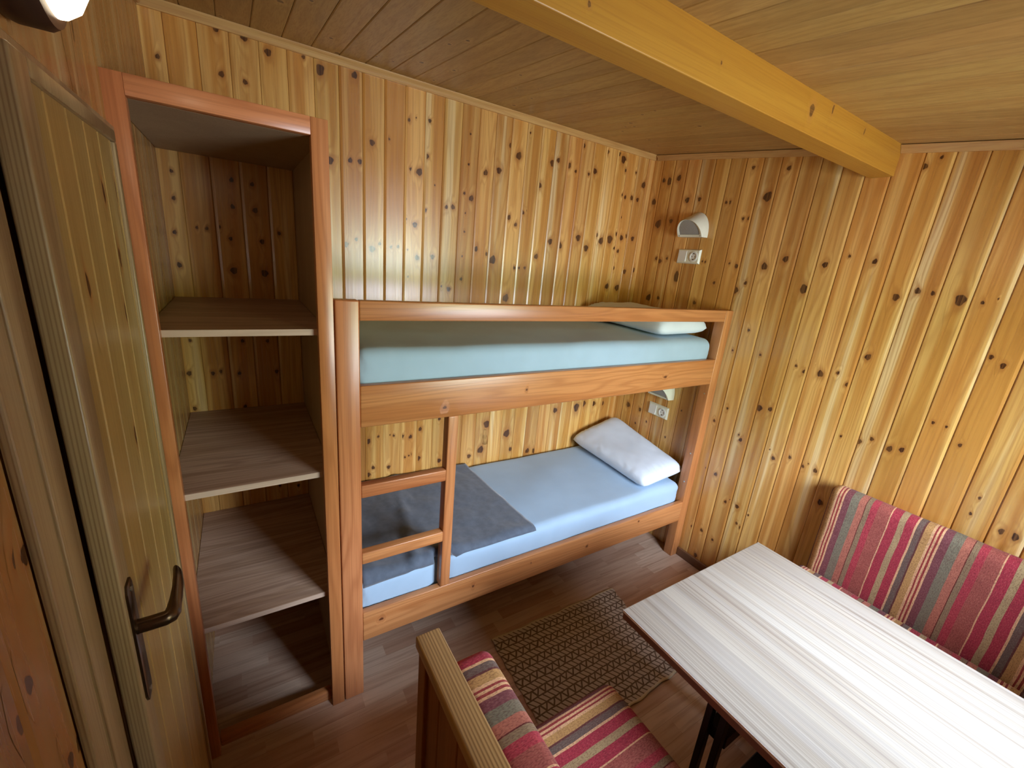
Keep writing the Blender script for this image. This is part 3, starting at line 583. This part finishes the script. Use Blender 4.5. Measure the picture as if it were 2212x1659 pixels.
# pillows: bilinear patch between four corners, swollen
def pillow(label,c,th,sd,base):
    """c: back-left, back-right, front-right, front-left corners"""
    c=[Vector(v) for v in c]; n=40; bm=bmesh.new()
    def P(u,v,s):
        # u: left->right, v: back->front
        iu=1-abs(2*u-1); iv=1-abs(2*v-1)
        p=c[0]*(1-u)*(1-v)+c[1]*u*(1-v)+c[2]*u*v+c[3]*(1-u)*v
        h=(1-abs(2*u-1)**6)*(1-abs(2*v-1)**9); h=max(h,0)**.52
        # edges pull inwards between the corners
        ctr=(c[0]+c[1]+c[2]+c[3])/4
        pull=.020*(math.sin(math.pi*u)*(1-iv)**3+math.sin(math.pi*v)*(1-iu)**3)
        p=p+(ctr-p)*(pull+.035*abs(2*u-1)**7*abs(2*v-1)**9)
        nrm=((c[1]-c[0]).cross(c[3]-c[0])).normalized()
        if nrm.z<0: nrm=-nrm
        w=noise.noise(Vector((u*2.2,v*3.5,sd)))*.007+noise.noise(Vector((u*9+v*3,v*13,sd+5)))*.0015*h
        edge=max(0,1-min(iu,iv)/.35)
        w+=max(0,edge)**1.5*h*.0075*(1.3 if u<.5 else .45)*math.sin((u*(1 if iv<iu else 0)+v*(1 if iu<=iv else 0))*62+noise.noise(Vector((u*6,v*6,sd)))*16)*(.4+.6*abs(noise.noise(Vector((u*3,v*9,sd+2))))*2)
        q=p+nrm*(h*th*(.62 if s>0 else .38)*s+w*(1 if s>0 else .2)*min(1,h*1.5))
        if q.z<base: q.z=base+(q.z-base)*.08
        q.x=min(q.x,W-.006); q.y=min(q.y,D-.006)
        return q
    for s in (1,-1):
        g=[[bm.verts.new(P(i/n,j/n,s)) for j in range(n+1)] for i in range(n+1)]
        for i in range(n):
            for j in range(n):
                f=(g[i][j],g[i+1][j],g[i+1][j+1],g[i][j+1]); bm.faces.new(f if s<0 else f[::-1])
    bmesh.ops.remove_doubles(bm,verts=bm.verts,dist=.0004)
    o=mk('pillow',bm,M['pillow'],loc=tuple(sum((v for v in c),Vector())/4-Vector((0,0,.03))),smooth=True)
    return tagp(o,label,'pillow')
pillow('white pillow on the lower bunk, propped up against the right wall',[(1.655,.715,.575),(2.038,.695,.690),(2.040,.066,.575),(1.655,.050,.552)],.105,2,.5255)
pillow('white pillow on the upper bunk, half hidden behind the guard rail',[(1.58,.70,1.475),(2.00,.70,1.485),(2.00,.085,1.468),(1.58,.075,1.462)],.108,6,1.4245)

# folded blanket: thick cloth over the foot of the lower mattress, its front edge turned over the side
bm=bmesh.new(); nx,ny=60,46
xa,xb=.075,.872
def bl(i,j):
    s=i/nx; t=j/ny; x=xa+(xb-xa)*s; zt=.5285
    drop=.004+.014*max(0,1-s*1.9)+.012*math.exp(-((s-.44)/.05)**2)
    yb=.722; L=yb-.030
    tot=L+drop+.02; d=t*tot
    x2=x-(.012*(1-t))*s*3+.004*noise.noise(Vector((t*6,s,1)))
    if d<L: y=yb-d; z=zt
    else:
        e=d-L; r=.02
        a=min(e/r,math.pi/2*.999); y=.030-r*math.sin(a)*.62; z=zt-r*(1-math.cos(a))
        if e>r*math.pi/2: z-=e-r*math.pi/2
    w=.020*noise.noise(Vector((x*3.2,d*2.6,3)))+.006*noise.noise(Vector((x*11,d*9,8)))+.003*noise.noise(Vector((x*30,d*18,2)))
    f=.012*math.exp(-((d-L+.02)/.03)**2)*(1+math.sin(x*17+1))*.5*(1-s*.5)
    ridge=.016*math.exp(-((x-.35+.15*(t-.5))/.022)**2)*(.4+.6*t)
    lift=abs(w)+f+ridge+.006*(1-s)+.006*math.exp(-((yb-y)/.05)**2)
    if d<L: z+=lift
    else: y-=lift*.25; z+=lift*.5
    if x<.45 and x>.36 and y<.06: y=max(y,.058)      # pushed in by the ladder post
    return (x2,y,z)
g=[[bm.verts.new(bl(i,j)) for j in range(ny+1)] for i in range(nx+1)]
for i in range(nx):
    for j in range(ny): bm.faces.new((g[i][j],g[i+1][j],g[i+1][j+1],g[i][j+1]))
o=mk('blanket',bm,M['blanket'],loc=(.47,.37,.525),smooth=True)
md=o.modifiers.new('thickness','SOLIDIFY'); md.thickness=.007; md.offset=1
tagp(o,'dark grey fleece blanket spread over the foot of the lower bunk','blanket')

# ================================================================ WALL LAMPS AND SWITCHES on the right wall
def copy_tree(o,dz):
    c=o.copy(); COL.objects.link(c); c.location=Vector(o.location)+Vector((0,0,dz))
    for ch in list(o.children):
        k=ch.copy(); COL.objects.link(k); k.parent=c
        for g_ in list(ch.children):
            q=g_.copy(); COL.objects.link(q); q.parent=k
    return c
y0,y1=.258,.430; ym=(y0+y1)/2; z0=1.960
lamp=thing('wall_lamp',(W-.004,ym,z0+.06),'cream half-round reading lamp on the right wall above the upper bunk','lamp','reading lamps over the bunks')
def dprof(n,w,h,zb,e=.5): # bottom-left, arch, bottom-right
    pts=[(-w/2,0)]
    for i in range(n+1):
        a=math.pi*i/n; pts.append((-w/2*math.cos(a),h*.12+h*.88*math.sin(a)**.9))
    pts.append((w/2,0)); return pts
def lamp_sections():
    secs=[]
    for k,(t) in enumerate((0,.15,.4,.7,.9,1.0)):
        w=(y1-y0)*(1-.06*t**2); h=.140*(1-t)+.088*t
        r=[]
        for (py,pz) in dprof(22,w,h,0):
            fx=W-.002-t*(.045+.058*(pz/.088 if pz<.088 else 1)*1.0)
            r.append((fx,ym-py,z0+pz))
        secs.append(r)
    return secs
bm=bmesh.new(); S=[[bm.verts.new(p) for p in s] for s in lamp_sections()]
for A,C in zip(S,S[1:]):
    n=len(A)
    for i in range(n): bm.faces.new((A[i],A[(i+1)%n],C[(i+1)%n],C[i]))
bm.faces.new(S[0]); 
# rim: inset front face
fr=S[-1]; cy=ym; cen=sum((v.co for v in fr),Vector())/len(fr)
inn=[bm.verts.new(cen+(v.co-cen)*.86+Vector((0,0,.004))) for v in fr]; n=len(fr)
for i in range(n): bm.faces.new((fr[i],fr[(i+1)%n],inn[(i+1)%n],inn[i]))
inn2=[bm.verts.new(v.co+Vector((.006,0,.002))) for v in inn]
for i in range(n): bm.faces.new((inn[i],inn[(i+1)%n],inn2[(i+1)%n],inn2[i]))
hc=mk('lamp_hood',bm,M['ivory'],lamp,smooth=True,autos=35)
bm=bmesh.new(); r0=[cen+(Vector(p)-cen)*.855+Vector((.004,0,.005)) for p in lamp_sections()[-1]]
vv=[bm.verts.new(p) for p in r0]; c0=bm.verts.new(sum(r0,Vector())/len(r0)+Vector((-.004,0,0)))
for i in range(len(vv)): bm.faces.new((vv[i],vv[(i+1)%len(vv)],c0))
vb=[bm.verts.new(p+Vector((.006,0,.002))) for p in r0]
for i in range(len(vv)): bm.faces.new((vv[i],vb[i],vb[(i+1)%len(vv)],vv[(i+1)%len(vv)]))
mk('lamp_glass',bm,M['lens'],lamp,smooth=True,autos=60)
for s_ in (-1,1):
    bm=bmesh.new(); p=Vector((W-.0495,ym+s_*.070,z0+.006)); tube(bm,[p,p+Vector((-.0015,0,-.001))],.0022,8); mk('screw',bm,M['dark_hole'],lamp)
# ridge on the hood
bm=bmesh.new(); secs=lamp_sections(); ri=[Vector(secs[k][8])+Vector((-.001,0,.001)) for k in range(6)]; tube(bm,ri,.0016,8); mk('hood_rib',bm,M['ivory'],lamp,smooth=True)
l2=copy_tree(lamp,-.985); l2['label']='white half-round reading lamp on the right wall under the upper bunk'
# switch + socket plates
sy0,sy1=.276,.434; sz=1.853
sw=thing('switch_and_socket',(W-.004,(sy0+sy1)/2,sz),'cream double plate with switch and socket on the right wall above the upper bunk','socket','switch and socket plates')
bm=bmesh.new(); t_=bmesh.new(); bmesh.ops.create_cube(t_,size=1)
for v in t_.verts:
    f=1 if v.co.x>0 else .90; fz=1 if v.co.x>0 else .86
    v.co=Vector((W-.006+v.co.x*.011,(sy0+sy1)/2+v.co.y*(sy1-sy0)*f,sz+v.co.z*.082*fz))
_merge(bm,t_)
mk('cover_plate',bm,M['ivory'],sw)
rk=bmesh.new(); prism(rk,[(W-.0115,sz-.030),(W-.0115,sz+.030),(W-.0135,sz+.030),(W-.0165,sz-.030)],'y',.366,.424,bev=.0008) if False else None
bm=bmesh.new(); vs_=[(W-.0112,.366,sz-.030),(W-.0112,.424,sz-.030),(W-.0112,.424,sz+.030),(W-.0112,.366,sz+.030),(W-.0165,.368,sz-.030),(W-.0165,.422,sz-.030),(W-.0130,.422,sz+.030),(W-.0130,.368,sz+.030)]
q=[bm.verts.new(p) for p in vs_]
for f in ((0,1,2,3),(4,5,6,7),(0,1,5,4),(1,2,6,5),(2,3,7,6),(3,0,4,7)): bm.faces.new([q[i] for i in f])
mk('rocker',bm,M['white'],sw)
bm=bmesh.new(); yc=.317; seg=32
rings=[]
for (r,dx) in ((.0285,.0114),(.0285,.0150),(.0275,.0155),(.0205,.0155),(.0198,.0148),(.0195,.0118),(.0,.0118)):
    rings.append([bm.verts.new((W-dx,yc+r*math.cos(a*2*math.pi/seg),sz+r*math.sin(a*2*math.pi/seg))) for a in range(seg)] if r>0 else [bm.verts.new((W-dx,yc,sz))])
for A,C in zip(rings,rings[1:]):
    for i in range(seg):
        if len(C)==1: bm.faces.new((A[i],A[(i+1)%seg],C[0]))
        else: bm.faces.new((A[i],A[(i+1)%seg],C[(i+1)%seg],C[i]))
so=mk('socket',bm,M['white'],sw,smooth=True,autos=30)
for dy in (-.0095,.0095):
    bm=bmesh.new(); tube(bm,[(W-.0119,yc+dy,sz),(W-.0124,yc+dy,sz)],.0026,10); mk('pin_hole',bm,M['dark_hole'],so)
for dz in (-.0165,.0165): mk('earth_clip',B(W-.0150,W-.0119,yc-.003,yc+.003,sz+dz-.0025,sz+dz+.0025,bev=.0004),M['bronze'],so)
s2=copy_tree(sw,-.983); s2['label']='white double plate with switch and socket on the right wall under the upper bunk'

# bulkhead lamp over the door, lit
LY,LZ=-.500,2.062
bl_=thing('bulkhead_lamp',(XL+.002,LY,LZ),'lit round lamp with dark brown base high on the left wall over the door','lamp')
def disc(bm,prof,seg=40,el=1.0):
    rings=[]
    for r,dx in prof:
        rings.append([bm.verts.new((XL+dx,LY+r*math.cos(a*2*math.pi/seg),LZ+el*r*math.sin(a*2*math.pi/seg))) for a in range(seg)] if r>0 else [bm.verts.new((XL+dx,LY,LZ))])
    for A,C in zip(rings,rings[1:]):
        for i in range(seg):
            if len(A)==1: bm.faces.new((A[0],C[(i+1)%seg],C[i]))
            elif len(C)==1: bm.faces.new((A[i],A[(i+1)%seg],C[0]))
            else: bm.faces.new((A[i],A[(i+1)%seg],C[(i+1)%seg],C[i]))
    return bm
mk('lamp_base',disc(bmesh.new(),[(0,.001),(.098,.001),(.101,.010),(.101,.038),(.096,.046),(.086,.048),(0,.048)]),M['lampbase'],bl_,smooth=True,autos=40)
mk('lamp_glass',disc(bmesh.new(),[(.085,.0475),(.084,.055),(.075,.068),(.055,.079),(.028,.085),(0,.087)]),M['glow'],bl_,smooth=True)

# ================================================================ RUG
bm=bmesh.new(); uvl=bm.verts.layers.float_vector.new('ruv'); nx,ny=90,60
c=[Vector(p) for p in ((.652,-.022,0),(1.432,-.036,0),(1.340,-.557,0),(.628,-.585,0))]
g=[]
for i in range(nx+1):
    r=[]
    for j in range(ny+1):
        s=i/nx; t=j/ny; p=c[0]*(1-s)*(1-t)+c[1]*s*(1-t)+c[2]*s*t+c[3]*(1-s)*t
        e=abs(2*t-1)**6; p.y+=e*(.0025*math.sin(s*22+t*3)+.0015*math.sin(s*47)); e2=abs(2*s-1)**8; p.x+=e2*.003*math.sin(t*40)
        p.z=.0035+e*.0035*(1+math.sin(s*22+1+t*2))*.5+.0015*noise.noise(Vector((s*6,t*5,2)))
        v=bm.verts.new(p); v[uvl]=Vector((s*.76,t*.522,0)); r.append(v)
    g.append(r)
for i in range(nx):
    for j in range(ny): bm.faces.new((g[i][j],g[i+1][j],g[i+1][j+1],g[i][j+1]))
o=mk('rug',bm,M['rug'],loc=(1.02,-.3,0),smooth=True); md=o.modifiers.new('thickness','SOLIDIFY'); md.thickness=.003; md.offset=0
tagp(o,'small brown rug with woven triangle pattern on the floor before the bunk','rug')

# ================================================================ TABLE
tx0,tx1,ty0,ty1,tz=.686,1.444,-.681,-2.04,.750
tb=thing('dining_table',((tx0+tx1)/2,-1.36,0),'dining table with pale striped laminate top and black steel legs','table')
tp=mk('table_top',B(tx0,tx1,ty1,ty0,tz-.005,tz,bev=.0012),M['zebra'],tb,smooth=True,autos=40)
mk('edge_lip',B(tx0-.0012,tx1+.0012,ty1-.001,ty0+.0012,tz-.0095,tz-.0010,bev=.0006),M['tbl_lip'],tp)
mk('top_core',B(tx0+.0005,tx1-.0005,ty1,ty0-.0005,tz-.032,tz-.0065,bev=.001),M['tbl_edge'],tp)
for yy in (-.95,-1.80):
    for k in (0,1):
        for xx in (.775,1.330):
            mk('leg',B(xx,xx+.025,yy-.006-k*.040,yy+.012-k*.040,.031,tz-.031,bev=.002),M['black'],tb)
    mk('foot_bar',B(.81,1.32,yy-.050,yy+.016,0,.0315,bev=.004),M['black'],tb)
    mk('cross_bar',B(.8005,1.3295,yy-.050,yy+.010,.50,.545,bev=.003),M['black'],tb)

# ================================================================ BENCHES AND CUSHIONS
lb=thing('corner_bench',(.35,-1.3,0),'pine bench with tall boarded backrest in the foreground, back to the door','bench')
mk('cap_board',B(.037,.0925,-2.02,-.643,.900,.930,bev=.004,seg=3),M['cap_y'],lb,smooth=True,autos=50)
mk('end_stile',B(.043,.087,-.690,-.650,0,.901,bev=.003),M['bench_z'],lb)
bm=bmesh.new(); boards(bm,[],-2.0,-.690,.09,-.66,lambda u,v,d:(.052-d*1.0,u,v),lambda u:0.,lambda u:.901,strip=.004,depth=.002); box(bm,.055,.087,-2.0,-.690,0,.9,bev=0)
mk('backrest_panel',bm,M['bench_z'],lb)
mk('seat_box',B(.0875,.655,-2.0,-.690,0,.372,bev=.003),M['bench_z'],lb)
rb=thing('storage_bench',(1.75,-1.3,0),'dark pine bench box along the right wall beyond the table','bench')
mk('seat_box',B(1.465,2.055,-2.0,-.690,0,.372,bev=.003),M['bench_z'],rb)
def cushion(name,label,cat,x0,x1,y0,y1,z0,z1,r,mat,sd,group=None,lean=0):
    def fn(p):
        q=Vector(p); u=(p.x-x0)/(x1-x0); v=(p.y-y0)/(y1-y0); w=(p.z-z0)/(z1-z0)
        n=noise.noise(Vector((p.x*7+sd,p.y*7,p.z*7)))*.003
        b=math.sin(math.pi*min(max(v,0),1))**.4
        q.z+=(w-.5)*2*.004*b*math.sin(math.pi*u)+n*(1 if w>.5 else 0)
        if lean: q.x+=lean*w
        q.x+=(.5-u)*-2*.003*b*math.sin(math.pi*min(max(w,0),1))
        return q
    o=mk(name,rbox(x0,x1,y0,y1,z0,z1,r,.03,fn),M[mat],loc=(0,0,0),smooth=True)
    # move the origin to the cushion's foot while the stripes keep following the room's y
    return tagp(o,label,cat,group)
M['str_lb']=stripes('striped_upholstery_back_left',-.785,1); M['str_ls']=stripes('striped_upholstery_seat_left',-.715,-1)
M['str_rb']=stripes('striped_upholstery_back_right',-.733,1); M['str_rs']=stripes('striped_upholstery_seat_right',-.715,-1)
cushion('back_cushion','striped red back cushion standing against the foreground bench backrest','cushion',.094,.203,-2.0,-.683,.379,.872,.030,'str_lb',1)
cushion('seat_cushion','striped red seat cushion on the foreground bench','cushion',.2075,.688,-2.0,-.676,.379,.475,.032,'str_ls',2)
cushion('back_cushion','striped red back cushion standing against the right wall','cushion',1.972,2.051,-2.0,-.690,.379,.893,.036,'str_rb',3)
cushion('seat_cushion','striped red seat cushion on the bench beyond the table','cushion',1.440,1.967,-2.0,-.672,.379,.472,.032,'str_rs',4)
